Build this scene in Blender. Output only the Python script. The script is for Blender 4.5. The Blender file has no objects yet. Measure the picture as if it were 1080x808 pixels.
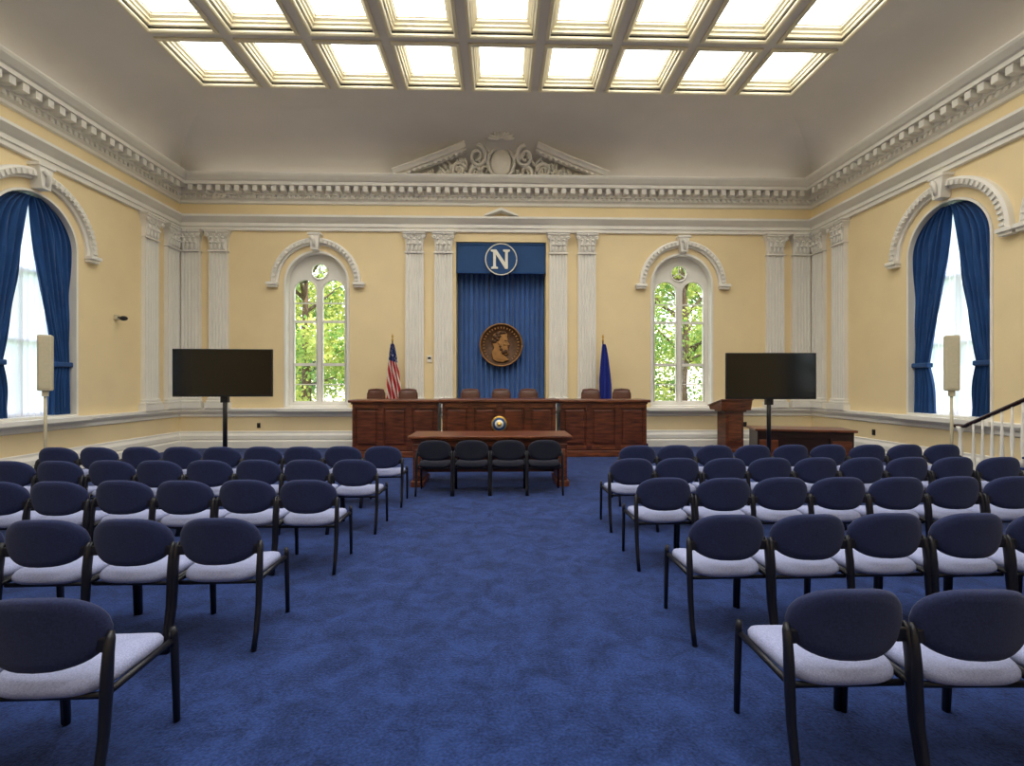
import bpy, bmesh, math, random
from mathutils import Matrix, Vector
random.seed(7)
sc = bpy.context.scene
COL = sc.collection
pi = math.pi

# ------------------------------------------------------------------ constants
W, D, Y0, H = 7.94, 12.38, -3.8, 7.7
CZ = 1.6

def s(r, g, b):
    def f(c):
        c /= 255.0
        return c/12.92 if c <= 0.04045 else ((c+0.055)/1.055)**2.4
    return (f(r), f(g), f(b), 1)

# ------------------------------------------------------------------ materials
def pmat(name, c, rough=0.6, metal=0.0, var=0.06, scale=6, bump=0.0, bscale=60, stretch=(1,1,1), c2=None, detail=4, spec=0.5, sheen=0.0):
    m = bpy.data.materials.new(name); m.use_nodes = True
    n = m.node_tree.nodes; l = m.node_tree.links
    b = n['Principled BSDF']
    b.inputs['Roughness'].default_value = rough
    b.inputs['Metallic'].default_value = metal
    b.inputs['Specular IOR Level'].default_value = spec
    if sheen: b.inputs['Sheen Weight'].default_value = sheen
    tc = n.new('ShaderNodeTexCoord'); mp = n.new('ShaderNodeMapping')
    mp.inputs['Scale'].default_value = stretch
    l.new(tc.outputs['Object'], mp.inputs['Vector'])
    no = n.new('ShaderNodeTexNoise'); no.inputs['Scale'].default_value = scale; no.inputs['Detail'].default_value = detail
    l.new(mp.outputs[0], no.inputs['Vector'])
    cr = n.new('ShaderNodeValToRGB')
    a = c if c2 is None else c2
    lo = tuple(max(0, x*(1-var)) for x in (c[:3])) + (1,)
    hi = tuple(min(1, x*(1+var)) for x in (a[:3])) + (1,)
    cr.color_ramp.elements[0].color = lo; cr.color_ramp.elements[0].position = 0.3
    cr.color_ramp.elements[1].color = hi; cr.color_ramp.elements[1].position = 0.7
    l.new(no.outputs['Fac'], cr.inputs['Fac']); l.new(cr.outputs['Color'], b.inputs['Base Color'])
    if bump:
        n2 = n.new('ShaderNodeTexNoise'); n2.inputs['Scale'].default_value = bscale
        l.new(tc.outputs['Object'], n2.inputs['Vector'])
        bp = n.new('ShaderNodeBump'); bp.inputs['Strength'].default_value = bump; bp.inputs['Distance'].default_value = 0.01
        l.new(n2.outputs['Fac'], bp.inputs['Height']); l.new(bp.outputs[0], b.inputs['Normal'])
    return m

M_wall = pmat('cream_plaster', s(234,213,168), 0.75, var=0.03, scale=1.5, spec=0.2)
M_ceil = pmat('ceiling_plaster', s(220,214,205), 0.85, var=0.03, scale=1.2, spec=0.1)
M_trim = pmat('white_trim_paint', s(232,228,218), 0.5, var=0.03, scale=3, spec=0.3)
M_orn = pmat('ornament_plaster', s(232,226,214), 0.7, var=0.05, scale=5, spec=0.2)
M_coffer = pmat('coffer_cream', s(230,220,188), 0.5, var=0.03, scale=3, spec=0.3)
M_wood = pmat('mahogany', s(66,31,18), 0.32, var=0.35, scale=3.0, stretch=(1,1,7), c2=s(98,50,30))
M_wood_h = pmat('mahogany_horizontal', s(80,40,23), 0.28, var=0.3, scale=3.0, stretch=(1,8,8), c2=s(118,66,39))
M_wood_d = pmat('mahogany_dark', s(42,20,12), 0.35, var=0.3, scale=4.0, stretch=(1,1,6))
M_black = pmat('dark_navy_metal', s(15,16,27), 0.42, var=0.1, spec=0.45)
M_screen = pmat('tv_screen', s(6,6,8), 0.14, var=0.02, spec=0.5)
M_bezel = pmat('tv_bezel', s(16,16,18), 0.4, var=0.05)
M_navyback = pmat('navy_fabric', s(38,46,82), 0.88, var=0.25, scale=120, bump=0.15, bscale=300, sheen=0.08, spec=0.25)
M_seat = pmat('lavender_fabric', s(152,158,192), 0.95, var=0.18, scale=150, bump=0.25, bscale=300, sheen=0.05, spec=0.2)
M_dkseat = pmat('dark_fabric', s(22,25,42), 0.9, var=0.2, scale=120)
M_drape = pmat('blue_velvet', s(30,70,122), 0.8, var=0.12, scale=3, sheen=0.2, spec=0.2)
M_drape2 = pmat('blue_velvet_niche', s(62,104,166), 0.8, var=0.12, scale=3, sheen=0.3, spec=0.2)
M_val = pmat('blue_valance', s(34,72,118), 0.8, var=0.05, scale=6)
M_bronze = pmat('bronze', s(158,116,70), 0.45, metal=0.55, var=0.2, scale=9, bump=0.15, bscale=40)
M_bronze_d = pmat('bronze_dark', s(82,56,34), 0.5, metal=0.45, var=0.3, scale=14, bump=0.3, bscale=50)
M_gold = pmat('gold', s(200,160,80), 0.35, metal=0.8)
M_cream = pmat('cream_lettering', s(228,224,208), 0.6, var=0.02)
M_leather = pmat('brown_leather', s(88,50,34), 0.42, var=0.15, scale=12)
M_speaker = pmat('speaker_cream', s(200,190,160), 0.6, var=0.04, scale=30)
M_ground = pmat('lawn', s(70,110,40), 0.9, var=0.3, scale=2)
M_bark = pmat('bark', s(84,66,50), 0.9, var=0.3, scale=6)
M_handrail = pmat('handrail_wood', s(50,28,20), 0.25, var=0.2, scale=5)

def carpet_mat():
    m = bpy.data.materials.new('blue_carpet'); m.use_nodes = True
    n = m.node_tree.nodes; l = m.node_tree.links; b = n['Principled BSDF']
    b.inputs['Roughness'].default_value = 0.95; b.inputs['Specular IOR Level'].default_value = 0.1
    b.inputs['Sheen Weight'].default_value = 0.1
    tc = n.new('ShaderNodeTexCoord')
    n1 = n.new('ShaderNodeTexNoise'); n1.inputs['Scale'].default_value = 4.5; n1.inputs['Detail'].default_value = 9; n1.inputs['Roughness'].default_value = 0.8; n1.inputs['Distortion'].default_value = 0.5
    n2 = n.new('ShaderNodeTexNoise'); n2.inputs['Scale'].default_value = 70; n2.inputs['Detail'].default_value = 3
    l.new(tc.outputs['Object'], n1.inputs['Vector']); l.new(tc.outputs['Object'], n2.inputs['Vector'])
    mx = n.new('ShaderNodeMix'); mx.inputs[0].default_value = 0.35
    l.new(n1.outputs['Fac'], mx.inputs[2]); l.new(n2.outputs['Fac'], mx.inputs[3])
    cr = n.new('ShaderNodeValToRGB')
    cr.color_ramp.elements[0].position = 0.40; cr.color_ramp.elements[0].color = s(18,33,72)
    cr.color_ramp.elements[1].position = 0.60; cr.color_ramp.elements[1].color = s(42,65,122)
    l.new(mx.outputs[0], cr.inputs['Fac']); l.new(cr.outputs['Color'], b.inputs['Base Color'])
    bp = n.new('ShaderNodeBump'); bp.inputs['Strength'].default_value = 0.5; bp.inputs['Distance'].default_value = 0.01
    l.new(n2.outputs['Fac'], bp.inputs['Height']); l.new(bp.outputs[0], b.inputs['Normal'])
    return m
M_carpet = carpet_mat()

def emis_mat(name, c, st):
    m = bpy.data.materials.new(name); m.use_nodes = True
    n = m.node_tree.nodes; l = m.node_tree.links; n.clear()
    o = n.new('ShaderNodeOutputMaterial'); e = n.new('ShaderNodeEmission')
    tc = n.new('ShaderNodeTexCoord'); wv = n.new('ShaderNodeTexWave'); wv.bands_direction = 'X'
    wv.inputs['Scale'].default_value = 4.0
    l.new(tc.outputs['Object'], wv.inputs['Vector'])
    cr = n.new('ShaderNodeValToRGB')
    cr.color_ramp.elements[0].color = tuple(x*0.86 for x in c[:3])+(1,); cr.color_ramp.elements[0].position = 0.0
    cr.color_ramp.elements[1].color = c; cr.color_ramp.elements[1].position = 0.15
    l.new(wv.outputs['Fac'], cr.inputs['Fac']); l.new(cr.outputs['Color'], e.inputs['Color'])
    e.inputs['Strength'].default_value = st
    l.new(e.outputs[0], o.inputs[0]); return m
M_sky = emis_mat('skylight_diffuser', (1.0, 0.985, 0.95, 1), 5.6)
M_cove_fill = emis_mat('cove_fill_glow', (1.0, 0.95, 0.86, 1), 1.6)  # glow of the added ceiling fill strips, not a fixture of the room

def glass_mat():
    m = bpy.data.materials.new('window_glass'); m.use_nodes = True
    n = m.node_tree.nodes; l = m.node_tree.links; n.clear()
    o = n.new('ShaderNodeOutputMaterial'); mx = n.new('ShaderNodeMixShader'); mx.inputs[0].default_value = 0.05
    t = n.new('ShaderNodeBsdfTransparent'); g = n.new('ShaderNodeBsdfGlossy'); g.inputs['Roughness'].default_value = 0.05
    l.new(t.outputs[0], mx.inputs[1]); l.new(g.outputs[0], mx.inputs[2]); l.new(mx.outputs[0], o.inputs[0]); return m
M_glass = glass_mat()

def sheer_mat():
    m = bpy.data.materials.new('sheer_fabric'); m.use_nodes = True
    n = m.node_tree.nodes; l = m.node_tree.links; n.clear()
    o = n.new('ShaderNodeOutputMaterial'); mx = n.new('ShaderNodeMixShader'); mx.inputs[0].default_value = 0.35
    t = n.new('ShaderNodeBsdfTranslucent'); d = n.new('ShaderNodeBsdfDiffuse')
    t.inputs[0].default_value = (0.88,0.90,0.97,1); d.inputs[0].default_value = (0.86,0.88,0.92,1)
    l.new(t.outputs[0], mx.inputs[1]); l.new(d.outputs[0], mx.inputs[2]); l.new(mx.outputs[0], o.inputs[0]); return m
M_sheer = sheer_mat()

def leaf_mat(name, ca, cb):
    m = bpy.data.materials.new(name); m.use_nodes = True
    n = m.node_tree.nodes; l = m.node_tree.links; n.clear()
    o = n.new('ShaderNodeOutputMaterial'); mx = n.new('ShaderNodeMixShader'); mx.inputs[0].default_value = 0.5
    t = n.new('ShaderNodeBsdfTranslucent'); d = n.new('ShaderNodeBsdfDiffuse')
    tc = n.new('ShaderNodeTexCoord'); no = n.new('ShaderNodeTexNoise'); no.inputs['Scale'].default_value = 0.9; no.inputs['Detail'].default_value = 5
    l.new(tc.outputs['Object'], no.inputs['Vector']); cr = n.new('ShaderNodeValToRGB')
    cr.color_ramp.elements[0].color = ca; cr.color_ramp.elements[0].position = 0.4
    cr.color_ramp.elements[1].color = cb; cr.color_ramp.elements[1].position = 0.62
    l.new(no.outputs['Fac'], cr.inputs['Fac'])
    l.new(cr.outputs[0], t.inputs[0]); l.new(cr.outputs[0], d.inputs[0])
    l.new(t.outputs[0], mx.inputs[1]); l.new(d.outputs[0], mx.inputs[2]); l.new(mx.outputs[0], o.inputs[0]); return m
M_leaf = leaf_mat('leaves', s(104,146,76), s(214,214,120))

def flag_mat():
    m = bpy.data.materials.new('stars_and_stripes'); m.use_nodes = True
    n = m.node_tree.nodes; l = m.node_tree.links; b = n['Principled BSDF']; b.inputs['Roughness'].default_value = 0.8
    uv = n.new('ShaderNodeUVMap'); sp = n.new('ShaderNodeSeparateXYZ'); l.new(uv.outputs[0], sp.inputs[0])
    ad = n.new('ShaderNodeMath'); ad.operation = 'MULTIPLY_ADD'; ad.inputs[1].default_value = 1.0; l.new(sp.outputs[1], ad.inputs[0]); l.new(sp.outputs[0], ad.inputs[2])
    mu = n.new('ShaderNodeMath'); mu.operation = 'MULTIPLY'; mu.inputs[1].default_value = 3.5; l.new(ad.outputs[0], mu.inputs[0])
    fr = n.new('ShaderNodeMath'); fr.operation = 'FRACT'; l.new(mu.outputs[0], fr.inputs[0])
    gt = n.new('ShaderNodeMath'); gt.operation = 'GREATER_THAN'; gt.inputs[1].default_value = 0.6; l.new(fr.outputs[0], gt.inputs[0])
    m1 = n.new('ShaderNodeMix'); m1.data_type = 'RGBA'; m1.inputs[6].default_value = s(170,22,34); m1.inputs[7].default_value = s(225,215,205)
    l.new(gt.outputs[0], m1.inputs[0])
    vo = n.new('ShaderNodeTexVoronoi'); vo.inputs['Scale'].default_value = 14; l.new(uv.outputs[0], vo.inputs['Vector'])
    ls = n.new('ShaderNodeMath'); ls.operation = 'LESS_THAN'; ls.inputs[1].default_value = 0.25; l.new(vo.outputs['Distance'], ls.inputs[0])
    m2 = n.new('ShaderNodeMix'); m2.data_type = 'RGBA'; m2.inputs[6].default_value = s(34,44,100); m2.inputs[7].default_value = s(225,225,230)
    l.new(ls.outputs[0], m2.inputs[0])
    g2 = n.new('ShaderNodeMath'); g2.operation = 'GREATER_THAN'; g2.inputs[1].default_value = 0.72; l.new(sp.outputs[1], g2.inputs[0])
    m3 = n.new('ShaderNodeMix'); m3.data_type = 'RGBA'; l.new(g2.outputs[0], m3.inputs[0])
    l.new(m1.outputs[2], m3.inputs[6]); l.new(m2.outputs[2], m3.inputs[7]); l.new(m3.outputs[2], b.inputs['Base Color'])
    return m
M_flag = flag_mat()
M_flagb = pmat('state_flag_blue', s(32,48,140), 0.7, var=0.1)

# ------------------------------------------------------------------ mesh builder
class MB:
    def __init__(self): self.v=[]; self.f=[]; self.m=[]; self.s=[]; self.uv=None
    def add(self, vs, fs, mi=0, sm=False, M=None):
        o=len(self.v)
        for p in vs:
            p=Vector(p)
            if M is not None: p=M@p
            self.v.append(tuple(p))
        for f in fs:
            self.f.append(tuple(o+i for i in f)); self.m.append(mi); self.s.append(sm)
    def box(self, c, d, mi=0, M=None, bev=0.0, rot=None):
        R = Matrix.Translation(c)
        if rot is not None: R = R @ rot
        if M is not None: R = M @ R
        if bev<=0:
            x,y,z=d[0]/2,d[1]/2,d[2]/2
            vs=[(-x,-y,-z),(x,-y,-z),(x,y,-z),(-x,y,-z),(-x,-y,z),(x,-y,z),(x,y,z),(-x,y,z)]
            fs=[(0,3,2,1),(4,5,6,7),(0,1,5,4),(1,2,6,5),(2,3,7,6),(3,0,4,7)]
            self.add(vs,fs,mi,False,R)
        else:
            bm=bmesh.new(); bmesh.ops.create_cube(bm,size=1)
            bmesh.ops.scale(bm,vec=d,verts=bm.verts)
            bmesh.ops.bevel(bm,geom=bm.edges[:],offset=bev,segments=2,affect='EDGES',profile=0.5)
            bm.verts.index_update()
            self.add([v.co[:] for v in bm.verts],[[v.index for v in f.verts] for f in bm.faces],mi,False,R); bm.free()
    def b2(self, x0,x1,y0,y1,z0,z1,mi=0,M=None,bev=0.0):
        self.box(((x0+x1)/2,(y0+y1)/2,(z0+z1)/2),(abs(x1-x0),abs(y1-y0),abs(z1-z0)),mi,M,bev)
    def tube(self, path, r, mi=0, n=8, M=None, sm=True, fl=(1,1), caps=True):
        P=[Vector(p) for p in path]; vs=[]; fs=[]
        up0=None
        for i,p in enumerate(P):
            t=(P[min(i+1,len(P)-1)]-P[max(i-1,0)]).normalized()
            if up0 is None:
                up0=Vector((1,0,0)) if abs(t.x)<0.8 else Vector((0,1,0))
            a=(up0-t*up0.dot(t)).normalized(); up0=a; b=t.cross(a)
            rr=r[i] if isinstance(r,(list,tuple)) else r
            for k in range(n):
                an=2*pi*k/n
                vs.append(p+a*math.cos(an)*rr*fl[0]+b*math.sin(an)*rr*fl[1])
        for i in range(len(P)-1):
            for k in range(n):
                fs.append((i*n+k,i*n+(k+1)%n,(i+1)*n+(k+1)%n,(i+1)*n+k))
        if caps:
            fs.append(tuple(range(n-1,-1,-1))); fs.append(tuple((len(P)-1)*n+k for k in range(n)))
        self.add(vs,fs,mi,sm,M)
    def lathe(self, prof, mi=0, n=20, M=None, sm=True):
        vs=[];fs=[]
        for (r,z) in prof:
            for k in range(n):
                an=2*pi*k/n; vs.append((r*math.cos(an),r*math.sin(an),z))
        for i in range(len(prof)-1):
            for k in range(n):
                fs.append((i*n+k,i*n+(k+1)%n,(i+1)*n+(k+1)%n,(i+1)*n+k))
        fs.append(tuple(range(n-1,-1,-1))); fs.append(tuple((len(prof)-1)*n+k for k in range(n)))
        self.add(vs,fs,mi,sm,M)
    def ell(self, c, r, mi=0, n=10, M=None, rot=None):
        vs=[];fs=[]; m=max(5,n//2+1)
        for i in range(m+1):
            th=pi*i/m
            for k in range(n):
                an=2*pi*k/n
                vs.append(Vector((r[0]*math.sin(th)*math.cos(an), r[1]*math.sin(th)*math.sin(an), r[2]*math.cos(th))))
        if rot is not None: vs=[rot@v for v in vs]
        vs=[Vector(c)+v for v in vs]
        for i in range(m):
            for k in range(n):
                fs.append((i*n+k,(i+1)*n+k,(i+1)*n+(k+1)%n,i*n+(k+1)%n))
        self.add(vs,fs,mi,True,M)
    def prism(self, pts, y0, y1, mi=0, M=None, sm=False):
        # pts in (x,z), extruded along y
        n=len(pts)
        vs=[(p[0],y0,p[1]) for p in pts]+[(p[0],y1,p[1]) for p in pts]
        fs=[tuple(range(n)),tuple(range(2*n-1,n-1,-1))]+[(i,n+i,n+(i+1)%n,(i+1)%n) for i in range(n)]
        self.add(vs,fs,mi,sm,M)
    def grid(self, fn, nu, nv, mi=0, M=None, sm=True):
        vs=[fn(i/nu,j/nv) for j in range(nv+1) for i in range(nu+1)]
        fs=[(j*(nu+1)+i,j*(nu+1)+i+1,(j+1)*(nu+1)+i+1,(j+1)*(nu+1)+i) for j in range(nv) for i in range(nu)]
        self.add(vs,fs,mi,sm,M)
    def mesh(self, name, mats, recalc=True):
        me=bpy.data.meshes.new(name); me.from_pydata(self.v,[],self.f)
        for m in mats: me.materials.append(m)
        me.polygons.foreach_set('material_index',self.m); me.polygons.foreach_set('use_smooth',self.s)
        if recalc:
            bm=bmesh.new(); bm.from_mesh(me); bmesh.ops.recalc_face_normals(bm,faces=bm.faces[:]); bm.to_mesh(me); bm.free()
        me.update(); return me
    def obj(self, name, mats, loc=(0,0,0), rz=0, parent=None, recalc=True):
        return link(name, self.mesh(name,mats,recalc), loc, rz, parent)

def link(name, me, loc=(0,0,0), rz=0, parent=None):
    o=bpy.data.objects.new(name,me); COL.objects.link(o)
    o.location=loc; o.rotation_euler=(0,0,rz)
    if parent: o.parent=parent
    return o
def empty(name, loc=(0,0,0), rz=0):
    o=bpy.data.objects.new(name,None); COL.objects.link(o); o.location=loc; o.rotation_euler=(0,0,rz); o.empty_display_size=0.2
    return o

def plate_mesh(name, outer, holes, t, M, mat):
    cu=bpy.data.curves.new(name+'_c','CURVE'); cu.dimensions='2D'; cu.fill_mode='BOTH'; cu.extrude=t/2
    for pts in [outer]+holes:
        sp=cu.splines.new('POLY'); sp.points.add(len(pts)-1)
        for i,p in enumerate(pts): sp.points[i].co=(p[0],p[1],0,1)
        sp.use_cyclic_u=True
    ob=bpy.data.objects.new(name+'_c',cu); COL.objects.link(ob)
    bpy.context.view_layer.update()
    dg=bpy.context.evaluated_depsgraph_get()
    me=bpy.data.meshes.new_from_object(ob.evaluated_get(dg)); me.name=name
    bpy.data.objects.remove(ob); bpy.data.curves.remove(cu)
    me.transform(M)
    bm=bmesh.new(); bm.from_mesh(me); bmesh.ops.remove_doubles(bm,verts=bm.verts,dist=1e-5)
    bmesh.ops.recalc_face_normals(bm,faces=bm.faces[:]); bm.to_mesh(me); bm.free()
    me.materials.clear(); me.materials.append(mat)
    for p in me.polygons: p.use_smooth=False
    return me
def Mcols(cx,cy,cz,t):
    return Matrix(((cx[0],cy[0],cz[0],t[0]),(cx[1],cy[1],cz[1],t[1]),(cx[2],cy[2],cz[2],t[2]),(0,0,0,1)))
def arch(cx,hw,z0,zs,n=28):
    p=[(cx-hw,z0),(cx+hw,z0)]
    for i in range(n+1):
        a=pi*i/n; p.append((cx+hw*math.cos(a),zs+hw*math.sin(a)))
    return p
def circ(cx,cz,r,n=24): return [(cx+r*math.cos(2*pi*i/n),cz+r*math.sin(2*pi*i/n)) for i in range(n)]
def rect(x0,x1,z0,z1): return [(x0,z0),(x1,z0),(x1,z1),(x0,z1)]

# ------------------------------------------------------------------ room shell
WT=0.35
NWX=4.58; NHW=0.80; NSILL=0.98; NSP=4.09
SHW=0.84; SSILL=0.98; SSP=4.03; SWY=[8.6,6.1,3.6]
link('wall_north', plate_mesh('wall_north', rect(-W-WT,W+WT,-0.02,H+0.3),
     [arch(-NWX,NHW,NSILL,NSP), arch(NWX,NHW,NSILL,NSP), rect(-1.13,1.13,0.15,5.14)], WT,
     Mcols((1,0,0),(0,0,1),(0,1,0),(0,D+WT/2,0)), M_wall))
for nm,sx in (('wall_east',1),('wall_west',-1)):
    link(nm, plate_mesh(nm, rect(Y0,D,-0.02,H+0.3),[arch(y,SHW,SSILL,SSP) for y in SWY],WT,
         Mcols((0,1,0),(0,0,1),(1,0,0),(sx*(W+WT/2),0,0)), M_wall))
b=MB(); b.b2(-W-WT,W+WT,Y0-WT,Y0,-0.02,H+0.3); b.obj('wall_south',[M_wall])
b=MB(); b.b2(-W-WT,W+WT,Y0-WT,D+WT+0.9,-0.12,0.0); b.obj('floor',[M_carpet])
# niche alcove
b=MB(); b.b2(-1.35,1.35,D+1.05,D+1.2,0,5.4); b.b2(-1.35,-1.13,D+WT,D+1.05,0,5.4); b.b2(1.13,1.35,D+WT,D+1.05,0,5.4); b.b2(-1.13,1.13,D+WT,D+1.05,5.14,5.4)
b.obj('wall_alcove',[M_wall])

def ring(mb, prof, sides='NEWS', sm=False, mi=0):
    for sd in sides:
        vs=[];fs=[]
        for (o,z) in prof:
            x0,x1,ya,yb=-W+o,W-o,Y0+o,D-o
            if sd=='N': a,c=(x0,yb,z),(x1,yb,z)
            elif sd=='E': a,c=(x1,yb,z),(x1,ya,z)
            elif sd=='S': a,c=(x1,ya,z),(x0,ya,z)
            else: a,c=(x0,ya,z),(x0,yb,z)
            vs+= [a,c]
        for i in range(len(prof)-1): fs.append((2*i,2*i+1,2*i+3,2*i+2))
        mb.add(vs,fs,mi,sm)
# ceiling
ow,oy,sx_,sy_=1.08,1.287,1.383,1.555
cof=[(sx_*(i-4), 10.2-oy/2-sy_*k) for i in range(9) for k in range(8)]
link('ceiling', plate_mesh('ceiling', rect(-W-WT,W+WT,Y0-WT,D+WT),[rect(x-ow/2,x+ow/2,y-oy/2,y+oy/2) for x,y in cof],0.04,
     Matrix.Translation((0,0,H+0.02)), M_ceil))
COA,COB,COZ=1.35,H-6.6,6.6
b=MB(); ring(b,[(COA*(1-math.cos(a)),COZ+COB*math.sin(a)-0.001) for a in [pi/2*i/16 for i in range(17)]],sm=True)
b.obj('ceiling_cove',[M_ceil],recalc=False)
b=MB(); g=MB()
cp=[(-0.07,0.0),(-0.07,-0.035),(-0.02,-0.05),(0.0,-0.03),(0.0,0.03),(0.03,0.045),(0.03,0.09),(0.06,0.105),(0.06,0.14),(0.10,0.165),(0.10,0.2),(0.13,0.21)]
for x,y in cof:
    vs=[]
    for (o,z) in cp:
        hx,hy=ow/2-o,oy/2-o
        vs+=[(x-hx,y-hy,H+z),(x+hx,y-hy,H+z),(x+hx,y+hy,H+z),(x-hx,y+hy,H+z)]
    fs=[(4*i+k,4*i+(k+1)%4,4*i+4+(k+1)%4,4*i+4+k) for i in range(len(cp)-1) for k in range(4)]
    b.add(vs,fs)
    hx,hy=ow/2-0.12,oy/2-0.12
    g.add([(x-hx,y-hy,H+0.205),(x+hx,y-hy,H+0.205),(x+hx,y+hy,H+0.205),(x-hx,y+hy,H+0.205)],[(0,3,2,1)])
sk=empty('skylight_coffers')
b.obj('coffer_moulding',[M_coffer],parent=sk,recalc=False); g.obj('skylight_glass',[M_sky],parent=sk,recalc=False)

# cornices
b=MB()
ring(b,[(0,6.02),(0.05,6.04),(0.05,6.10),(0.10,6.14),(0.10,6.20),(0.14,6.22),(0.14,6.38),(0.36,6.385),(0.36,6.46),(0.40,6.48),(0.42,6.50),(0.48,6.56),(0.50,6.60),(0.50,6.63),(0.0,6.64)])
def along(mb, out0,out1,z0,z1,w,sp):
    n=int(2*(W-out1)/sp); 
    for i in range(-n//2+1,n//2+1):
        x=(i-0.5)*sp if n%2==0 else i*sp
        if abs(x)<W-out1: mb.b2(x-w/2,x+w/2,D-out1,D-out0,z0,z1)
    y=D-out1-sp
    while y>Y0+out1:
        mb.b2(W-out1,W-out0,y-w/2,y+w/2,z0,z1); mb.b2(-W+out0,-W+out1,y-w/2,y+w/2,z0,z1); y-=sp
along(b,0.13,0.33,6.25,6.38,0.11,0.22)
along(b,0.09,0.135,6.14,6.21,0.06,0.12)
b.obj('trim_1',[M_trim],recalc=True)
# added fill light: hidden glowing strips on the cornice ledge brighten the ceiling
b=MB()
for sx in (-1,1):
    b.b2(sx*2.9,sx*(W-0.6),D-0.24,D-0.18,6.645,6.67)
    b.b2(sx*(W-0.24),sx*(W-0.18),Y0+0.6,D-0.6,6.645,6.67)
b.obj('cove_fill_strip',[M_cove_fill])
b=MB(); ring(b,[(0,5.36),(0.06,5.37),(0.06,5.45),(0.09,5.46),(0.09,5.54),(0.14,5.58),(0.20,5.64),(0.22,5.66),(0.22,5.71),(0.0,5.73)])
# small gable over niche
for sgn in (-1,1):
    b.prism([(0,5.86),(0,5.93),(sgn*0.42,5.76),(sgn*0.42,5.72)],D-0.22,D,0)
b.obj('trim_2',[M_trim],recalc=True)
b=MB(); ring(b,[(0,0.76),(0.04,0.78),(0.04,0.84),(0.10,0.88),(0.13,0.92),(0.13,0.97),(0.0,0.98)])
b.obj('trim_3',[M_trim],recalc=True)
for nm,sd in (('baseboard_north','N'),('baseboard_east','E'),('baseboard_west','W'),('baseboard_south','S')):
    b=MB(); ring(b,[(0.05,0.0),(0.05,0.2),(0.07,0.22),(0.07,0.3),(0.03,0.36),(0.03,0.4),(0,0.41)],sides=sd)
    ring(b,[(0.10,0.0),(0.10,0.16),(0.05,0.19)],sides=sd)
    b.obj(nm,[M_trim])

# ------------------------------------------------------------------ pilasters
def pilaster_mesh():
    b=MB(); w=0.46; z0=0.98; zt=5.36
    b.b2(-w/2-0.06,w/2+0.06,-0.16,0,z0,z0+0.14); b.b2(-w/2-0.04,w/2+0.04,-0.14,0,z0+0.14,z0+0.2,bev=0.02); b.b2(-w/2-0.02,w/2+0.02,-0.12,0,z0+0.2,z0+0.26,bev=0.015)
    # fluted shaft
    pts=[(-w/2,0),(-w/2,-0.09)]
    nf=5; fwd=(w-0.06)/nf
    for i in range(nf):
        c=-w/2+0.03+fwd*(i+0.5)
        for k in range(7):
            a=pi*k/6; pts.append((c-math.cos(a)*fwd*0.36,-0.09+math.sin(a)*0.035))
    pts+=[(w/2,-0.09),(w/2,0)]
    n=len(pts); za,zb=z0+0.26,4.84
    vs=[(p[0],p[1],za) for p in pts]+[(p[0]*0.96,p[1],zb) for p in pts]
    b.add(vs,[(i,(i+1)%n,n+(i+1)%n,n+i) for i in range(n)]+[tuple(range(n)),tuple(range(2*n-1,n-1,-1))])
    # capital
    b.b2(-w/2-0.01,w/2+0.01,-0.12,0,4.82,4.86,bev=0.01)
    prof=[(0.21,-0.09,4.86),(0.215,-0.10,5.05),(0.24,-0.13,5.2),(0.28,-0.17,5.28)]
    vs=[]
    for hx,y,z in prof: vs+=[(-hx,0,z),(-hx,y,z),(hx,y,z),(hx,0,z)]
    b.add(vs,[(4*i+k,4*i+k+1,4*i+5+k,4*i+4+k) for i in range(3) for k in range(3)])
    for row,(zc,nn,hh) in enumerate(((4.96,4,0.10),(5.08,3,0.10))):
        for i in range(nn):
            x=-0.2+0.4*(i+0.5)/nn
            b.ell((x,-0.115,zc),(0.038,0.035,hh),n=8); b.ell((x,-0.15,zc+hh*0.8),(0.04,0.035,0.03),n=8)
    for sg in (-1,1):
        b.tube([(sg*(0.23+0.045*math.cos(a)*(1-a/14)),-0.17,5.21+0.045*math.sin(a)*(1-a/14)) for a in [k*0.6 for k in range(16)]],0.016,n=6)
        b.tube([(sg*(0.07+0.035*math.cos(a)*(1-a/14)),-0.15,5.22+0.035*math.sin(a)*(1-a/14)) for a in [k*0.6 for k in range(14)]],0.013,n=6)
    b.ell((0,-0.18,5.30),(0.045,0.03,0.045),n=8)
    b.b2(-0.28,0.28,-0.2,0,5.28,5.325,bev=0.008); b.b2(-0.30,0.30,-0.22,0,5.325,5.358)
    return b.mesh('pilaster',[M_trim])
PM=pilaster_mesh()
for x in (-7.62,-6.95,-2.15,-1.43,1.43,2.15,6.95,7.62): link('pilaster',PM,(x,D-0.001,0))
for y in (12.04,11.3):
    link('pilaster',PM,(W-0.001,y,0),-pi/2); link('pilaster',PM,(-W+0.001,y,0),pi/2)

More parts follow.
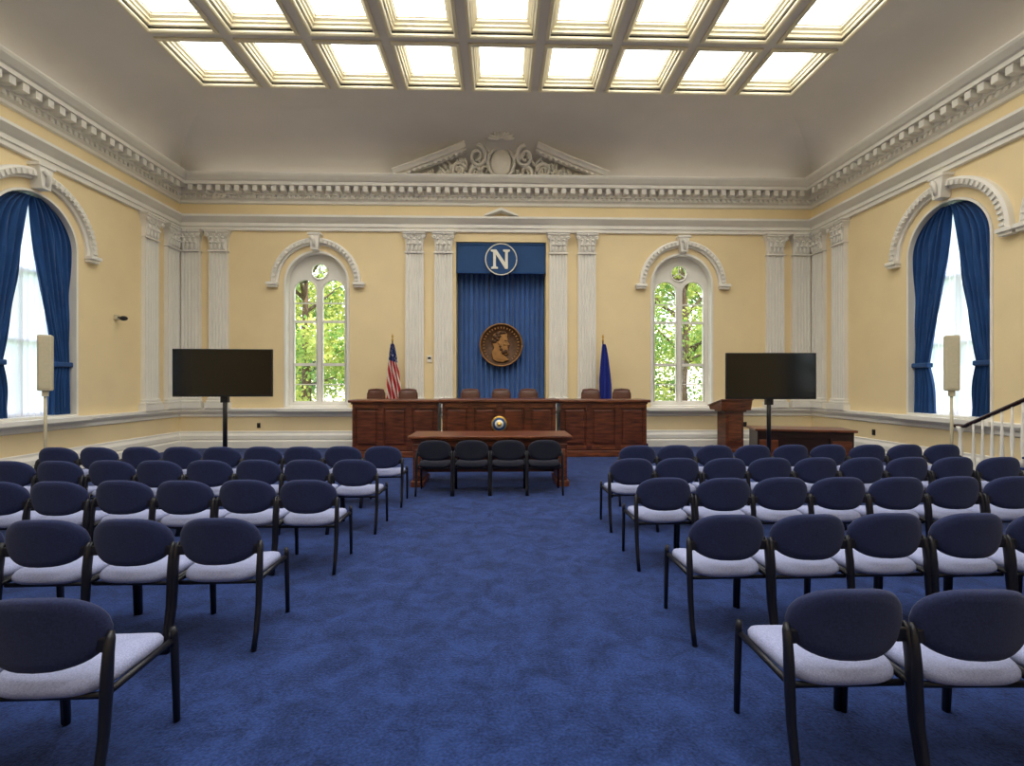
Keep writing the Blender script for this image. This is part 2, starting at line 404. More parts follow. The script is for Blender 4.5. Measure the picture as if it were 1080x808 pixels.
# ------------------------------------------------------------------ window hoods
def hood(b, r0,r1,zs,ear,blocks):
    prof=[(r0,0),(r0,-0.05),(r0+0.05,-0.06),(r0+0.05,-0.10),(r1-0.04,-0.13),(r1,-0.10),(r1,0)]
    n=36; vs=[];fs=[]
    for i in range(n+1):
        a=pi*i/n
        for r,o in prof: vs.append((r*math.cos(a),o,zs+r*math.sin(a)))
    m=len(prof)
    for i in range(n):
        for k in range(m-1): fs.append((i*m+k,i*m+k+1,(i+1)*m+k+1,(i+1)*m+k))
    b.add(vs,fs)
    if blocks:
        for i in range(blocks):
            a=pi*(i+0.5)/blocks
            R=Matrix.Rotation(-a,4,'Y')
            b.box(((r0+r1)/2*math.cos(a),-0.12,zs+(r0+r1)/2*math.sin(a)),((r1-r0)*0.45,0.05,0.05),0,None,0,R)
    for sg in (-1,1):
        xa,xb=sorted((sg*(r0-0.01),sg*ear))
        b.b2(xa,xb,-0.15,0,zs-0.07,zs+0.0,bev=0.01)
        b.b2(xa+0.02,xb-0.02,-0.11,0,zs-0.12,zs-0.07)
    # keystone
    b.prism([(-0.08,zs+r0-0.14),(0.08,zs+r0-0.14),(0.13,zs+r1+0.06),(-0.13,zs+r1+0.06)],-0.19,0)
    b.b2(-0.16,0.16,-0.21,0,zs+r1+0.05,zs+r1+0.10)
    b.tube([(-0.06,-0.2,zs+r1-0.02),(0,-0.23,zs+(r0+r1)/2),(0,-0.2,zs+r0-0.08)],[0.05,0.04,0.03],n=8)
def casing(b, hw, z0, zs, y0, y1, th):
    o=arch(0,hw,z0,zs); i_=arch(0,hw-th,z0+th,zs)
    n=len(o); vs=[]
    for y in (y0,y1):
        for p in o: vs.append((p[0],y,p[1]))
        for p in i_: vs.append((p[0],y,p[1]))
    fs=[]
    for k in range(n):
        k2=(k+1)%n
        fs+= [(k,k2,n+k2,n+k),(2*n+k,3*n+k,3*n+k2,2*n+k2),(n+k,n+k2,3*n+k2,3*n+k),(k,2*n+k,2*n+k2,k2)]
    b.add(vs,fs)

# north window shared meshes
hb=MB(); hood(hb,0.93,1.10,NSP,1.2,30); HN=hb.mesh('hood_mould',[M_trim])
cb=MB(); casing(cb,NHW-0.002,NSILL,NSP,-0.02,WT,0.05); cb.b2(-NHW-0.12,NHW+0.12,-0.2,0.02,0.90,0.985,bev=0.01)
CN=cb.mesh('casing',[M_trim])
hw=NHW-0.05
holes=[]
for sg in (-1,1):
    cx=sg*0.355
    holes.append(rect(cx-0.28,cx+0.28,1.14,2.03)); holes.append(rect(cx-0.28,cx+0.28,2.10,3.12))
    holes.append(arch(cx,0.28,3.18,3.92,20))
holes.append(circ(0,4.42,0.20))
FN=plate_mesh('frame',arch(0,hw,NSILL+0.05,NSP),holes,0.07,Mcols((1,0,0),(0,0,1),(0,1,0),(0,0.24,0)),M_trim)
GN=plate_mesh('glass',arch(0,hw,NSILL+0.05,NSP),[],0.005,Mcols((1,0,0),(0,0,1),(0,1,0),(0,0.25,0)),M_glass)
tb=MB()
tb.tube([(0.21*math.cos(a),0.2,4.42+0.21*math.sin(a)) for a in [2*pi*k/28 for k in range(29)]],0.025,n=6)
for k in range(3):
    a=pi/2+2*pi*k/3; tb.tube([(0,0.22,4.42),(0.2*math.cos(a),0.22,4.42+0.2*math.sin(a))],0.014,n=6)
for sg in (-1,1):
    cx=sg*0.355
    tb.tube([(cx+0.29,0.2,1.12),(cx+0.29,0.2,3.92)]+[(cx+0.29*math.cos(a),0.2,3.92+0.29*math.sin(a)) for a in [pi*k/16 for k in range(1,16)]]+[(cx-0.29,0.2,3.92),(cx-0.29,0.2,1.12)],0.02,n=6)
    tb.b2(cx-0.28,cx+0.28,0.215,0.26,3.60,3.63); tb.b2(cx-0.28,cx+0.28,0.215,0.26,1.55,1.575)
TN=tb.mesh('tracery',[M_trim])
wn=1
for x in (-NWX,NWX):
    e=empty('window_%d'%wn,(x,D,0)); wn+=1
    for nm,me in (('hood_mould',HN),('casing',CN),('frame',FN),('glass',GN),('tracery',TN)): link(nm,me,parent=e)

# side windows
hb=MB(); hood(hb,1.0,1.18,SSP,1.24,34); HS=hb.mesh('hood_mould_side',[M_trim])
cb=MB(); casing(cb,SHW-0.002,SSILL,SSP,-0.02,WT,0.04); cb.b2(-SHW-0.1,SHW+0.1,-0.2,0.02,0.90,0.985,bev=0.01); CS=cb.mesh('casing_side',[M_trim])
h2=[]
for sg in (-1,1):
    for za,zb in ((1.1,2.3),(2.36,3.5)): 
        a,c=sorted((sg*0.04,sg*0.74)); h2.append(rect(a,c,za,zb))
h2.append(arch(0,0.72,3.58,SSP))
FS=plate_mesh('frame_side',arch(0,SHW-0.04,SSILL+0.04,SSP),h2,0.06,Mcols((1,0,0),(0,0,1),(0,1,0),(0,0.3,0)),M_trim)
def sheer_fn(u,v):
    z=1.02+v*(4.80-1.02); hwz=SHW-0.06 if z<SSP else math.sqrt(max(0.0004,(SHW-0.06)**2-(z-SSP)**2)) if (z-SSP)<(SHW-0.06) else 0.02
    x=(2*u-1)*hwz
    return (x,0.22+0.018*math.sin(x*55)+0.008*math.sin(x*131+z),z)
sb=MB(); sb.grid(sheer_fn,90,30); SH=sb.mesh('sheer_curtain',[M_sheer],recalc=False)
db=MB(); TIE=1.95; TOP=4.79
for sg in (-1,1):
    def dfn(u,v,sg=sg):
        z=1.03+v*(TOP-1.03)
        R=SHW-0.05
        outer=R if z<=SSP else math.sqrt(max(0.0001,R*R-(z-SSP)**2)) if z-SSP<R else 0.01
        if z>=TIE:
            t=(TOP-z)/(TOP-TIE); inner=0.0+0.47*t**1.25
            amp=0.05*(1-0.55*t)
        else:
            t=(TIE-z)/(TIE-1.03); inner=0.47-0.10*math.sin(min(1,t*1.6)*pi/2); amp=0.025+0.03*t
        inner=min(inner,outer-0.005)
        x=inner+(outer-inner)*u
        ph=u*2*pi*5.5+0.6*math.sin(z*2.0)
        return (sg*x,0.10+amp*math.sin(ph)+0.015*math.sin(ph*2.3+z*3),z)
    db.grid(dfn,66,60)
    a,c=sorted((sg*0.44,sg*(SHW-0.045))); db.b2(a,c,0.03,0.16,TIE-0.06,TIE+0.03,0,bev=0.02)
DR=db.mesh('drapes',[M_drape],recalc=False)
for sx in (1,-1):
    for y in SWY:
        e=empty('window_%d'%wn,(sx*W,y,0),-sx*pi/2); wn+=1
        for nm,me in (('hood_mould',HS),('casing',CS),('frame',FS)): link(nm,me,parent=e)
        link('sheer_curtain',SH,(sx*W,y,0),-sx*pi/2); link('blue_drapes',DR,(sx*W,y,0),-sx*pi/2)

# ------------------------------------------------------------------ pediment ornament
def inset(z):
    q=min(0.999,max(0,(z-COZ)/COB)); return COA*(1-math.sqrt(1-q*q))
def py(z,o=0.05): return D-inset(z)-o
b=MB()
for sg in (-1,1):
    P0=Vector((sg*2.58,0,6.60)); P1=Vector((sg*0.84,0,7.24))
    d=(P1-P0).normalized()
    nrm=Vector((-d.z,0,d.x))
    if nrm.z<0: nrm=-nrm
    prof=[(-0.02,0.0),(-0.02,0.12),(0.03,0.14),(0.03,0.19),(0.08,0.22),(0.12,0.26),(0.15,0.26),(0.15,0.0)]
    vs=[]
    for P in (P0,(P0+P1)/2,P1):
        for dn,o in prof:
            q=P+nrm*dn; yb=D-max(inset(P.z),0.16)-0.10
            vs.append((q.x,yb-o,q.z))
    m=len(prof)
    fs=[(j*m+k,j*m+(k+1)%m,(j+1)*m+(k+1)%m,(j+1)*m+k) for j in range(2) for k in range(m)]+[tuple(range(m)),tuple(range(2*m,3*m))]
    b.add(vs,fs)
    for i in range(13):
        P=P0+(P1-P0)*((i+0.8)/13.8); q=P+nrm*(-0.03)
        b.box((q.x,D-max(inset(P.z),0.16)-0.22,q.z),(0.06,0.10,0.05),rot=Matrix.Rotation(-math.atan2(d.z,d.x) if sg<0 else -math.atan2(-d.z,-d.x),4,'Y'))
def spiral(cx,cz,r,turns,sg,rad,st=0):
    pts=[]
    N=int(turns*14)
    for k in range(N+1):
        a=st+2*pi*turns*k/N; rr=r*(1-0.8*k/N)
        z=cz+rr*math.sin(a); pts.append((cx+sg*rr*math.cos(a),py(z,0.18),z))
    b.tube(pts,[rad*(1-0.5*k/N) for k in range(N+1)],n=7)
b.ell((0,py(7.02,0.16),7.0),(0.27,0.12,0.33),n=16)
b.tube([(0.32*math.cos(a),py(7.02,0.20),7.0+0.38*math.sin(a)) for a in [2*pi*k/24 for k in range(25)]],0.04,n=6)
for k in range(9):
    a=pi*(k+0.5)/9; L_=0.17
    b.ell((L_*math.cos(a)*1.2,py(7.45,0.12)-0.03,7.38+L_*0.9*math.sin(a)),(0.04,0.05,0.13),n=8,rot=Matrix.Rotation(-(a-pi/2),3,'Y'))
for sg in (-1,1):
    spiral(sg*0.58,7.12,0.22,1.6,sg,0.05,pi/2); spiral(sg*0.62,6.80,0.16,1.5,sg,0.05,-pi/2)
    spiral(sg*1.05,6.84,0.18,1.6,-sg,0.045,0); spiral(sg*1.5,6.75,0.11,1.4,sg,0.04,pi/2); spiral(sg*1.85,6.72,0.07,1.4,-sg,0.03,0)
    for i in range(80):
        x=random.uniform(0.3,2.0); zt=6.66+(7.4-6.66)*(1-x/2.3)
        z=random.uniform(6.66,zt)
        b.ell((sg*x,py(z,0.13),z),(0.035,0.06,random.uniform(0.06,0.11)),n=7,rot=Matrix.Rotation(random.uniform(-1.3,1.3),3,'Y'))
b.obj('trim_4',[M_orn])

# ------------------------------------------------------------------ niche: curtain, valance, emblem, medallion
b=MB(); b.grid(lambda u,v:(-1.12+2.24*u, D+0.42+0.05*math.sin(u*2*pi*17+0.4*math.sin(v*3))+0.015*math.sin(u*2*pi*39), 0.16+v*4.97),300,14)
b.obj('stage_curtain',[M_drape2],recalc=False)
b=MB(); b.b2(-1.12,1.12,D+0.05,D+0.12,4.36,5.13,0,bev=0.01); b.b2(-1.12,1.12,D+0.03,D+0.05,4.36,4.39,1); b.b2(-1.12,1.12,D+0.03,D+0.05,5.08,5.12,0)
VAL=b.obj('curtain_valance',[M_val,M_drape])
b=MB(); MX=Matrix.Translation((0,D-0.0,4.70))@Matrix.Rotation(pi/2,4,'X')
b.lathe([(0.40,-0.03),(0.40,0.02),(0.37,0.035),(0.37,0.0)],0,40,MX,False)
b.tube([(0.39*math.cos(a),D-0.035,4.70+0.39*math.sin(a)) for a in [2*pi*k/40 for k in range(41)]],0.016,1,6)
b.lathe([(0.365,-0.02),(0.365,0.03),(0.36,0.032)],0,40,MX,False)
Npts=[(-0.25,-0.24),(-0.08,-0.24),(-0.08,-0.20),(-0.13,-0.18),(-0.13,0.12),(0.10,-0.24),(0.17,-0.24),(0.17,0.18),(0.22,0.20),(0.22,0.24),(0.05,0.24),(0.05,0.20),(0.10,0.18),(0.10,-0.08),(-0.12,0.24),(-0.26,0.24),(-0.26,0.20),(-0.20,0.18),(-0.20,-0.18),(-0.25,-0.20)]
b.prism([(x*1.0,4.70+z) for x,z in Npts],D-0.06,D-0.03,2)
b.obj('letter_emblem',[M_val,M_cream,M_cream],(0,0.015,0),parent=VAL)

b=MB(); MC=(0.0,D+0.25,2.57)
MX=Matrix.Translation(MC)@Matrix.Rotation(pi/2,4,'X')
b.lathe([(0.0,-0.03),(0.55,-0.03),(0.56,0.0),(0.56,0.04),(0.53,0.055),(0.50,0.04),(0.49,0.025),(0.0,0.02)],1,56,MX)
b.tube([(0.535*math.cos(a),MC[1]-0.05,MC[2]+0.535*math.sin(a)) for a in [2*pi*k/48 for k in range(49)]],0.018,0,6)
prof=[(-0.20,-0.36),(-0.24,-0.18),(-0.17,-0.08),(-0.21,0.02),(-0.23,0.14),(-0.20,0.26),(-0.10,0.34),(0.02,0.36),(0.12,0.33),(0.16,0.27),(0.155,0.20),(0.17,0.15),(0.165,0.10),(0.215,0.02),(0.20,-0.005),(0.17,-0.01),(0.185,-0.04),(0.165,-0.06),(0.18,-0.09),(0.17,-0.13),(0.19,-0.20),(0.13,-0.25),(0.06,-0.24),(0.05,-0.28),(0.14,-0.33),(0.20,-0.37),(0.05,-0.43),(-0.10,-0.42)]
yf=MC[1]-0.02
b.prism([(x,MC[2]+z) for x,z in prof],yf-0.045,yf+0.01,0)
pin=[(x*0.84-0.005,z*0.88) for x,z in prof]; b.prism([(x,MC[2]+z) for x,z in pin],yf-0.06,yf-0.03,0)
for x,z,r in ((0.02,0.31,0.06),(-0.07,0.28,0.08),(-0.14,0.20,0.08),(-0.17,0.09,0.07),(0.08,0.31,0.05),(-0.09,0.14,0.06),(-0.05,0.22,0.06)): b.ell((x,yf-0.05,MC[2]+z),(r,0.035,r*0.8),1,10)
for x,z,r in ((0.12,-0.17,0.055),(0.05,-0.19,0.055),(0.0,-0.12,0.045),(-0.02,-0.04,0.035)): b.ell((x,yf-0.05,MC[2]+z),(r,0.03,r),1,10)
b.ell((-0.05,yf-0.06,MC[2]+0.04),(0.028,0.02,0.045),0,10); b.ell((0.115,yf-0.055,MC[2]+0.11),(0.04,0.02,0.013),1,10); b.ell((0.09,yf-0.05,MC[2]+0.01),(0.045,0.025,0.035),0,10)
for k in range(36):
    a=2*pi*k/36
    if -2.3<(a if a<pi else a-2*pi)<-0.9: continue
    b.box((0.445*math.cos(a),yf-0.01,MC[2]+0.445*math.sin(a)),(0.022,0.02,0.045),0,rot=Matrix.Rotation(pi/2-a,4,'Y'))
for sg in (-1,1): b.tube([(sg*0.3,MC[1],MC[2]+0.45),(sg*0.3,MC[1],5.13)],0.004,1,6)
b.obj('bronze_portrait_medallion',[M_bronze,M_bronze_d])

# ------------------------------------------------------------------ dais
b=MB(); b.b2(-3.4,3.4,11.32,D-0.12,0,0.2,0,bev=0.01); b.obj('carpeted_platform',[M_carpet])
def desk(name,x0,x1,yf,dep,top,npan,seal=False):
    b=MB(); L=x1-x0
    b.b2(x0,x1,yf,yf+dep,0.0,0.13,1,bev=0.01)
    b.b2(x0+0.02,x1-0.02,yf+0.02,yf+dep-0.02,0.13,0.16,0)
    b.b2(x0+0.03,x1-0.03,yf+0.04,yf+dep-0.02,0.16,top-0.09,0)
    b.b2(x0,x1,yf,yf+dep,top-0.10,top-0.06,1,bev=0.008)
    b.b2(x0-0.05,x1+0.05,yf-0.05,yf+dep+0.02,top-0.06,top,1,bev=0.015)
    pw=(L-0.06)/npan
    for i in range(npan):
        a=x0+0.03+pw*i
        za,zb=0.24,top-0.18
        b.b2(a+0.0,a+0.06,yf+0.005,yf+0.05,0.16,top-0.1,0); b.b2(a+pw-0.06,a+pw,yf+0.005,yf+0.05,0.16,top-0.1,0)
        b.b2(a+0.06,a+pw-0.06,yf+0.007,yf+0.05,0.16,za,1); b.b2(a+0.06,a+pw-0.06,yf+0.007,yf+0.05,zb,top-0.1,1)
        b.b2(a+0.11,a+pw-0.11,yf+0.015,yf+0.05,za+0.05,zb-0.05,2,bev=0.012)
    if seal:
        MX=Matrix.Translation(((x0+x1)/2,yf+0.0,0.74))@Matrix.Rotation(pi/2,4,'X')
        b.lathe([(0.17,-0.02),(0.17,0.02),(0.15,0.03),(0.0,0.03)],3,28,MX)
        b.lathe([(0.135,0.0),(0.135,0.034),(0.0,0.036)],4,28,MX); b.lathe([(0.09,0.0),(0.09,0.038),(0.0,0.040)],5,24,MX)
        b.lathe([(0.05,0.0),(0.05,0.044),(0.0,0.046)],3,20,MX)
    return b.obj(name,[M_wood,M_wood_h,M_wood,M_gold,M_val,M_cream])
desk('dais_desk',-1.27,1.17,10.35,0.85,1.26,4,True)
desk('dais_desk',-3.22,-1.34,10.62,0.68,1.24,3)
desk('dais_desk',1.24,3.18,10.62,0.68,1.24,3)

def leather_mesh():
    b=MB() # faces -Y
    for k in range(5):
        a=2*pi*k/5+0.3; b.tube([(0,0,0.10),(0.26*math.cos(a),0.26*math.sin(a),0.06)],[0.03,0.02],1,6); b.ell((0.26*math.cos(a),0.26*math.sin(a),0.03),(0.025,0.025,0.03),1,8)
    b.tube([(0,0,0.09),(0,0,0.46)],0.03,1,10)
    b.box((0,0,0.5),(0.50,0.46,0.11),0,bev=0.04)
    def bk(sd): return lambda u,v:((u-0.5)*0.46*(1-0.15*v*v),0.2+0.05*v+sd*(0.035*(1-(2*u-1)**4)*(1-(2*v-1)**6)+0.005)-0.03*(2*u-1)**2,0.58+0.66*v)
    b.grid(bk(-1),14,14,0); b.grid(bk(1),14,14,0)
    b.tube([(-0.225,0.19,0.58),(-0.205,0.22,1.15),(-0.16,0.235,1.235),(0,0.25,1.25),(0.16,0.235,1.235),(0.205,0.22,1.15),(0.225,0.19,0.58)],0.022,2,8)
    for sg in (-1,1):
        b.tube([(sg*0.25,0.17,0.55),(sg*0.28,0.16,0.74),(sg*0.28,-0.15,0.74),(sg*0.26,-0.17,0.52)],0.02,2,8)
    return b.mesh('leather_swivel_chair',[M_leather,M_black,M_wood])
LM=leather_mesh()
for x in (-3.02,-2.22,-0.72,0.0,0.66,2.14,2.92): link('leather_swivel_chair',LM,(x,11.68,0.2),random.uniform(-0.12,0.12))

# flags
def flag(name,x,y,mat):
    e=empty(name,(x,y,0.2))
    b=MB(); b.lathe([(0.14,0),(0.14,0.03),(0.06,0.05),(0.03,0.09)],1,20); b.tube([(0,0,0.02),(0,0,2.42)],0.014,0,8)
    b.lathe([(0.02,2.42),(0.03,2.44),(0.012,2.48),(0.028,2.53),(0.004,2.6)],1,12)
    b.obj('pole',[M_handrail,M_gold],parent=e)
    f=MB()
    def fn(u,v):
        top=1-v
        wid=0.06+0.20*min(1,top*1.6)**0.7
        x=(u-0.35)*wid*1.25
        y_=-0.07-0.04*math.sin(u*2*pi*2.5+top*1.5)*(0.5+top)
        z=0.95+v*1.40-(0.25*u*(top))
        return (x,y_,z)
    f.grid(fn,48,30)
    me=f.mesh('flag',[mat],recalc=False)
    uvl=me.uv_layers.new(name='UVMap')
    for p in me.polygons:
        for li,vi in zip(p.loop_indices,p.vertices):
            i=vi%49; j=vi//49; uvl.data[li].uv=(i/48,j/30)
    link('cloth',me,parent=e)
flag('american_flag',-2.64,12.05,M_flag); flag('state_flag',2.50,12.05,M_flagb)

# ------------------------------------------------------------------ table with chairs
b=MB(); tx0,tx1,ty0,ty1=-1.45,1.07,7.55,8.35
b.b2(tx0,tx1,ty0,ty1,0.745,0.79,1,bev=0.012); b.b2(tx0+0.04,tx1-0.04,ty0+0.04,ty1-0.04,0.715,0.745,1,bev=0.006)
b.b2(tx0+0.08,tx1-0.08,ty0+0.08,ty1-0.08,0.62,0.715,0)
for xa in (tx0+0.07,tx1-0.21):
    b.b2(xa,xa+0.14,ty0+0.07,ty1-0.07,0.09,0.66,0,bev=0.01); b.b2(xa-0.03,xa+0.17,ty0+0.03,ty1-0.03,0.0,0.09,1,bev=0.01)
    b.b2(xa+0.03,xa+0.11,ty0+0.055,ty0+0.075,0.16,0.58,1,bev=0.008)
b.b2(tx0+0.1,tx1-0.1,ty1-0.13,ty1-0.10,0.12,0.66,0)
for i in range(4):
    w_=(tx1-tx0-0.5)/4; a=tx0+0.25+w_*i; b.b2(a+0.05,a+w_-0.05,ty1-0.15,ty1-0.12,0.2,0.56,1,bev=0.01)
b.obj('wooden_table',[M_wood,M_wood_h])

def sup(a,n):
    c,s_=math.cos(a),math.sin(a)
    return (math.copysign(abs(c)**(2/n),c),math.copysign(abs(s_)**(2/n),s_))
def chair_mesh(name,seatm,backm):
    b=MB(); N=40; SZ=-0.022
    rings=[(0.80,0.405,0.0),(0.94,0.408,0),(1.0,0.425,0),(1.0,0.445,0),(0.96,0.462,0),(0.86,0.472,0),(0.6,0.474,0),(0.3,0.470,0)]
    vs=[];fs=[]
    for sc_,z,_ in rings:
        for k in range(N):
            x,y=sup(2*pi*k/N,4.2)
            wd=0.236+0.008*y
            zz=z+SZ-0.02*max(0,y)**3*1.0+0.008*(x*x)
            vs.append((x*wd*sc_,0.01+y*0.225*sc_,zz))
    for i in range(len(rings)-1):
        for k in range(N): fs.append((i*N+k,i*N+(k+1)%N,(i+1)*N+(k+1)%N,(i+1)*N+k))
    fs.append(tuple(range(N-1,-1,-1))); fs.append(tuple((len(rings)-1)*N+k for k in range(N)))
    b.add(vs,fs,0,True)
    rings=[(0.3,-0.022),(0.7,-0.024),(0.9,-0.022),(0.97,-0.014),(1.0,0.0),(0.97,0.016),(0.9,0.026),(0.7,0.032),(0.3,0.034)]
    vs=[];fs=[]
    for sc_,yo in rings:
        for k in range(N):
            x,z=sup(2*pi*k/N,3.0)
            wd=0.244*(1-0.17*max(0,z)**1.5-0.14*max(0,-z)**2)
            X=x*wd*sc_; Z=0.64+z*0.148*sc_
            Yc=-0.225+0.06*(X/0.23)**2-0.10*(Z-0.64)
            vs.append((X,Yc+yo,Z))
    for i in range(len(rings)-1):
        for k in range(N): fs.append((i*N+k,i*N+(k+1)%N,(i+1)*N+(k+1)%N,(i+1)*N+k))
    fs.append(tuple(range(N-1,-1,-1))); fs.append(tuple((len(rings)-1)*N+k for k in range(N)))
    b.add(vs,fs,1,True)
    for sg in (-1,1):
        b.tube([(sg*0.242,-0.165,0.625),(sg*0.248,-0.178,0.60),(sg*0.250,-0.19,0.55),(sg*0.252,-0.20,0.48),(sg*0.252,-0.205,0.38),(sg*0.252,-0.215,0.25),(sg*0.252,-0.245,0.10),(sg*0.252,-0.28,0.0)],[0.012,0.019,0.021,0.023,0.023,0.021,0.019,0.018],2,8,fl=(0.85,1.15))
        b.tube([(sg*0.248,0.205,0.455),(sg*0.25,0.21,0.42),(sg*0.25,0.222,0.2),(sg*0.25,0.23,0.0)],[0.014,0.019,0.018,0.016],2,8,fl=(0.85,1.1))
        b.tube([(sg*0.245,-0.20,0.395),(sg*0.245,0.21,0.395)],0.015,2,6)
        b.box((sg*0.222,-0.175,0.58),(0.05,0.035,0.06),2,bev=0.008)
    b.tube([(-0.24,0.17,0.375),(0.24,0.17,0.375)],0.013,2,6); b.tube([(-0.24,-0.17,0.375),(0.24,-0.17,0.375)],0.013,2,6)
    return b.mesh(name,[seatm,backm,M_black])
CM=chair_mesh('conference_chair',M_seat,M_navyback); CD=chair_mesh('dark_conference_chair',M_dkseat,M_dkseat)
PITCH=0.515
rows=[(2.13,-1.58,1.10,9,9),(3.25,-1.53,1.13,9,9),(4.43,-1.44,1.13,9,9),(5.53,-1.36,1.14,8,9),(6.63,-1.32,1.52,9,9)]
for yb,le,re,nl,nr in rows:
    for i in range(nl): link('conference_chair',CM,(le-0.25-PITCH*i,yb+random.uniform(-.015,.015),0),random.uniform(-0.03,0.03))
    for i in range(nr): link('conference_chair',CM,(re+0.25+PITCH*i,yb+random.uniform(-.015,.015),0),random.uniform(-0.03,0.03))
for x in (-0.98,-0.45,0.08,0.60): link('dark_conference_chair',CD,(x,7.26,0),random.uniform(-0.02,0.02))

# ------------------------------------------------------------------ televisions
def tv(x,y,zc,rz,w=1.6):
    b=MB(); h=0.80
    b.box((0,0,zc),(w,0.05,h),0,bev=0.008); b.box((0,-0.026,zc+0.006),(w-0.03,0.004,h-0.045),1)
    b.box((0,0.05,zc),(0.6,0.06,0.4),0,bev=0.01); b.box((0,0.06,zc-h/2+0.15),(0.12,0.07,0.5),0)
    b.tube([(0,0.06,0.06),(0,0.06,zc)],0.035,0,12); b.box((0,0.02,0.04),(0.75,0.5,0.04),0,bev=0.012)
    for sx in (-1,1):
        for sy in (-1,1): b.ell((sx*0.33,0.02+sy*0.2,0.02),(0.02,0.02,0.02),0,8)
    b.obj('television_on_stand',[M_bezel,M_screen],(x,y,0),rz)
tv(-4.68,8.4,1.77,0.06); tv(4.64,8.4,1.72,-0.02,1.56)

# lectern
b=MB(); 
b.b2(-0.33,0.33,-0.26,0.26,0.0,0.08,1,bev=0.01); b.b2(-0.25,0.25,-0.20,0.20,0.08,0.13,1,bev=0.01); b.b2(-0.22,0.22,-0.18,0.18,0.13,0.95,0)
b.b2(-0.16,0.16,-0.195,-0.17,0.22,0.86,1,bev=0.01); b.b2(-0.27,0.27,-0.22,0.22,0.93,0.97,1,bev=0.008)
vs=[(-0.36,-0.25,0.97),(0.36,-0.25,0.97),(0.36,0.25,0.97),(-0.36,0.25,0.97),(-0.38,-0.28,1.20),(0.38,-0.28,1.20),(0.38,0.28,1.06),(-0.38,0.28,1.06)]
b.add(vs,[(0,3,2,1),(4,5,6,7),(0,1,5,4),(1,2,6,5),(2,3,7,6),(3,0,4,7)],1)
b.box((0,0,1.145),(0.80,0.62,0.025),1,bev=0.008,rot=Matrix.Rotation(-0.245,4,'X'))
b.tube([(0,0.1,1.1),(0,0.05,1.3),(0,-0.02,1.38)],0.006,2,6)
b.obj('lectern',[M_wood,M_wood_h,M_black],(5.38,11.45,0),0.1)
# side desk
b=MB(); b.b2(-0.85,0.85,-0.38,0.38,0.70,0.745,1,bev=0.012); b.b2(-0.8,0.8,-0.33,0.33,0.58,0.70,0)
for sg in (-1,1): b.b2(sg*0.8,sg*0.42,-0.33,0.33,0.08,0.58,0); b.b2(sg*0.77,sg*0.45,-0.345,-0.33,0.14,0.54,1,bev=0.005); b.b2(sg*0.82,sg*0.40,-0.35,0.35,0,0.08,1)
b.b2(-0.42,0.42,-0.30,-0.27,0.2,0.58,0)
b.obj('writing_desk',[M_wood_d,M_wood_h],(5.66,9.25,-0.0),-0.26)

# speakers
def speaker(x,y,rz):
    b=MB(); b.box((0,0,1.93),(0.19,0.17,0.92),0,bev=0.025); b.box((0,-0.087,1.93),(0.14,0.01,0.84),1,bev=0.003)
    b.tube([(0,0,0.04),(0,0,1.5)],0.022,0,10); b.lathe([(0.2,0),(0.2,0.02),(0.05,0.04),(0.03,0.06)],0,24)
    b.b2(-0.04,0.04,-0.04,0.04,1.38,1.5,0)
    b.obj('column_speaker',[M_speaker,M_speaker],(x,y,0),rz)
speaker(-7.52,8.32,0.6); speaker(7.45,7.98,-0.6)

# wall gadgets
b=MB(); b.box((0,-0.03,0),(0.1,0.06,0.1),0,bev=0.01); b.tube([(0,-0.05,0),(0,-0.14,0.0)],0.015,1,8); b.ell((0,-0.17,-0.02),(0.06,0.08,0.05),1,12)
b.obj('security_camera',[M_speaker,M_black],(-W,10.35,2.95),pi/2)
for x in (-1.79,): 
    b=MB(); b.box((0,-0.015,0),(0.12,0.03,0.16),0,bev=0.008); b.box((0,-0.032,0.02),(0.08,0.006,0.05),1); b.obj('wall_thermostat',[M_trim,M_bezel],(x,D,2.2))
b=MB(); b.box((0,-0.01,0),(0.08,0.02,0.12),0,bev=0.004); b.box((0,-0.021,0.02),(0.03,0.004,0.03),1); b.box((0,-0.021,-0.03),(0.03,0.004,0.03),1)
me=b.mesh('wall_outlet',[M_bezel,M_screen]); link('wall_outlet',me,(-6.0,D,0.55)); link('wall_outlet',me,(6.2,D,0.55)); link('wall_outlet',me,(W,10.3,0.55),-pi/2)

# ------------------------------------------------------------------ staircase (right)
b=MB(); xs0,xs1=7.05,7.80; n=9; run,rise=0.28,0.15; ys=7.3
for i in range(n):
    y1=ys-run*i; b.b2(xs0,xs1,ys-run*n,y1,rise*i,rise*(i+1)-0.03,0); b.b2(xs0-0.03,xs1,y1-run-0.0,y1+0.03,rise*(i+1)-0.03,rise*(i+1),1,bev=0.006)
def rail_z(y): 
    t=ys+0.05-y; return 0.93+0.50*max(0,t)
for i in range(n):
    for q in (0.25,0.75):
        y=ys-run*(i+q); zb=rise*(i+1); zt=rail_z(y); xx=xs0+0.03
        b.tube([(xx,y,zb),(xx,y,zb+0.08),(xx,y,zb+0.12),(xx,y,zb+0.3),(xx,y,zt-0.15),(xx,y,zt)],[0.024,0.024,0.014,0.026,0.013,0.013],0,8)
b.lathe([(0.06,0),(0.06,0.08),(0.03,0.12),(0.045,0.3),(0.03,0.6),(0.02,0.82),(0.05,0.9),(0.05,0.93)],0,14,Matrix.Translation((xs0+0.03,ys+0.14,0)))
b.tube([(xs0+0.03,ys+0.22,0.93),(xs0+0.03,ys+0.06,0.94)]+[(xs0+0.03,y,rail_z(y)+0.02) for y in [ys-0.28*k for k in range(0,n+1)]],0.036,2,10,fl=(1,0.8))
b.obj('staircase',[M_trim,M_carpet,M_handrail])

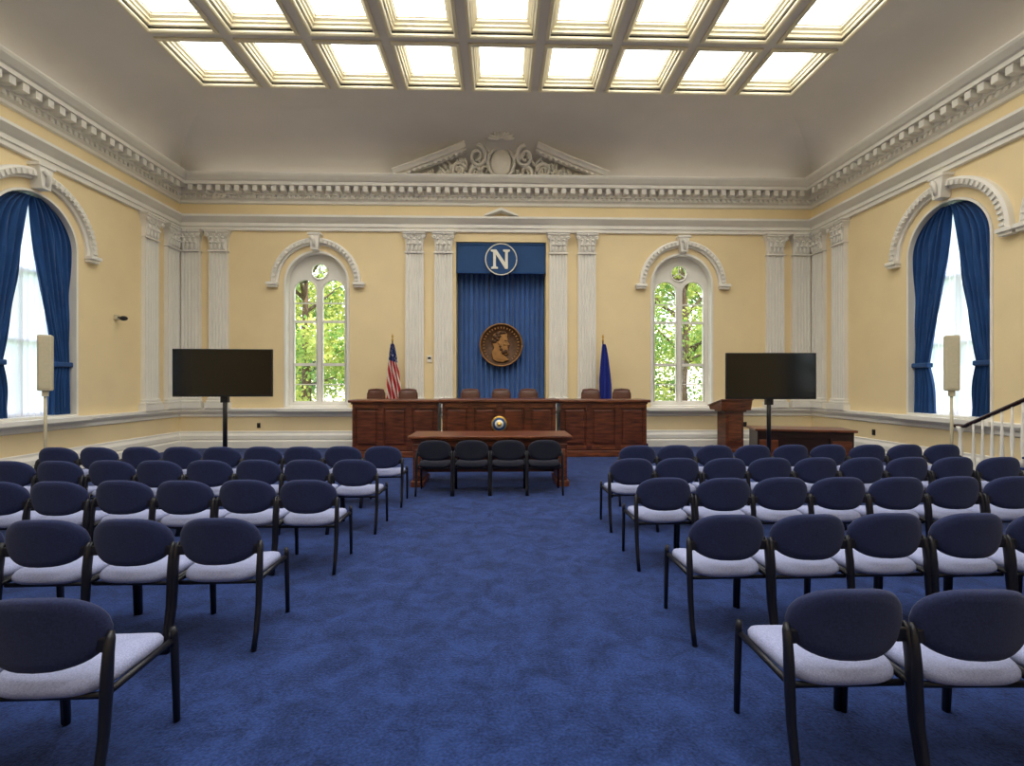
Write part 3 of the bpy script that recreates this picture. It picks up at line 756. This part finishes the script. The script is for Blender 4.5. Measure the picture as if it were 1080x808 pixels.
# ------------------------------------------------------------------ outside
b=MB(); b.b2(-45,45,D+WT+0.95,60,-1.1,-1.0); b.obj('ground_lawn',[M_ground])
b=MB(); b.b2(-45,-W-WT-0.05,-20,D+1.3,-1.1,-1.0); b.b2(W+WT+0.05,45,-20,D+1.3,-1.1,-1.0); b.obj('ground_side_yards',[M_ground])
def tree_mesh(seed,nl):
    r=random.Random(seed); b=MB()
    b.tube([(0,0,-1.0),(0.1,0,1.5),(0,0.1,3.5),(0.1,0,6)],[0.22,0.17,0.13,0.05],1,8)
    cl=[]
    for k in range(18):
        a=r.uniform(0,2*pi); d=r.uniform(0.7,2.2); z=r.uniform(0.6,7.5)
        b.tube([(0,0,z*0.75),(math.cos(a)*d,math.sin(a)*d,z)],[0.07,0.02],1,5); cl.append((math.cos(a)*d,math.sin(a)*d,z,r.uniform(0.8,1.4)))
    for k in range(nl):
        c=r.choice(cl); v=Vector((r.gauss(0,1),r.gauss(0,1),r.gauss(0,1))); v.normalize(); v*=c[3]*r.random()**0.4
        p=Vector(c[:3])+v; u=Vector((r.gauss(0,1),r.gauss(0,1),r.gauss(0,1))).normalized(); w=u.orthogonal().normalized(); sz=r.uniform(0.06,0.11)
        b.add([p-u*sz,p+w*sz*0.6,p+u*sz,p-w*sz*0.6],[(0,1,2,3)],0)
    return b.mesh('tree',[M_leaf,M_bark],recalc=False)
T1=tree_mesh(3,7000); T2=tree_mesh(5,7000)
for i,(x,y) in enumerate([(-6.9,17.5),(-9.0,21.0),(-5.2,22.5),(6.6,17.5),(8.8,20.5),(5.4,23.5),(-11,27),(11.5,27),(-7.5,28),(8.0,29)]):
    link('tree',T1 if i%2 else T2,(x,y,0),i*1.1)

# ------------------------------------------------------------------ light, world, camera
L=bpy.data.lights.new('sun','SUN'); L.energy=8.0; L.angle=0.02; L.color=(1,0.97,0.92)
lo=bpy.data.objects.new('sun',L); COL.objects.link(lo)
lo.rotation_euler=Vector((-0.22,0.42,-0.86)).to_track_quat('-Z','Y').to_euler()
w=bpy.data.worlds.new('world'); sc.world=w; w.use_nodes=True
n=w.node_tree.nodes; l=w.node_tree.links; bg=n['Background']
st=n.new('ShaderNodeTexSky'); st.sky_type='NISHITA'; st.sun_disc=False; st.sun_elevation=math.radians(55); st.air_density=1.0; st.dust_density=2.5
mx=n.new('ShaderNodeMix'); mx.data_type='RGBA'; mx.inputs[0].default_value=0.5; 
l.new(st.outputs[0],mx.inputs[6]); mx.inputs[7].default_value=(4.0,4.2,4.4,1)
l.new(mx.outputs[2],bg.inputs['Color']); bg.inputs['Strength'].default_value=0.75

cd=bpy.data.cameras.new('camera'); cam=bpy.data.objects.new('camera',cd); COL.objects.link(cam)
cd.sensor_width=36; cd.lens=36*520/1080; cd.clip_start=0.05; cd.clip_end=200
cam.location=(-0.06,0,CZ); cam.rotation_euler=(pi/2,0,-math.atan(14/520))
sc.camera=cam
sc.view_settings.view_transform='Standard'; sc.view_settings.look='None'; sc.view_settings.exposure=0.27
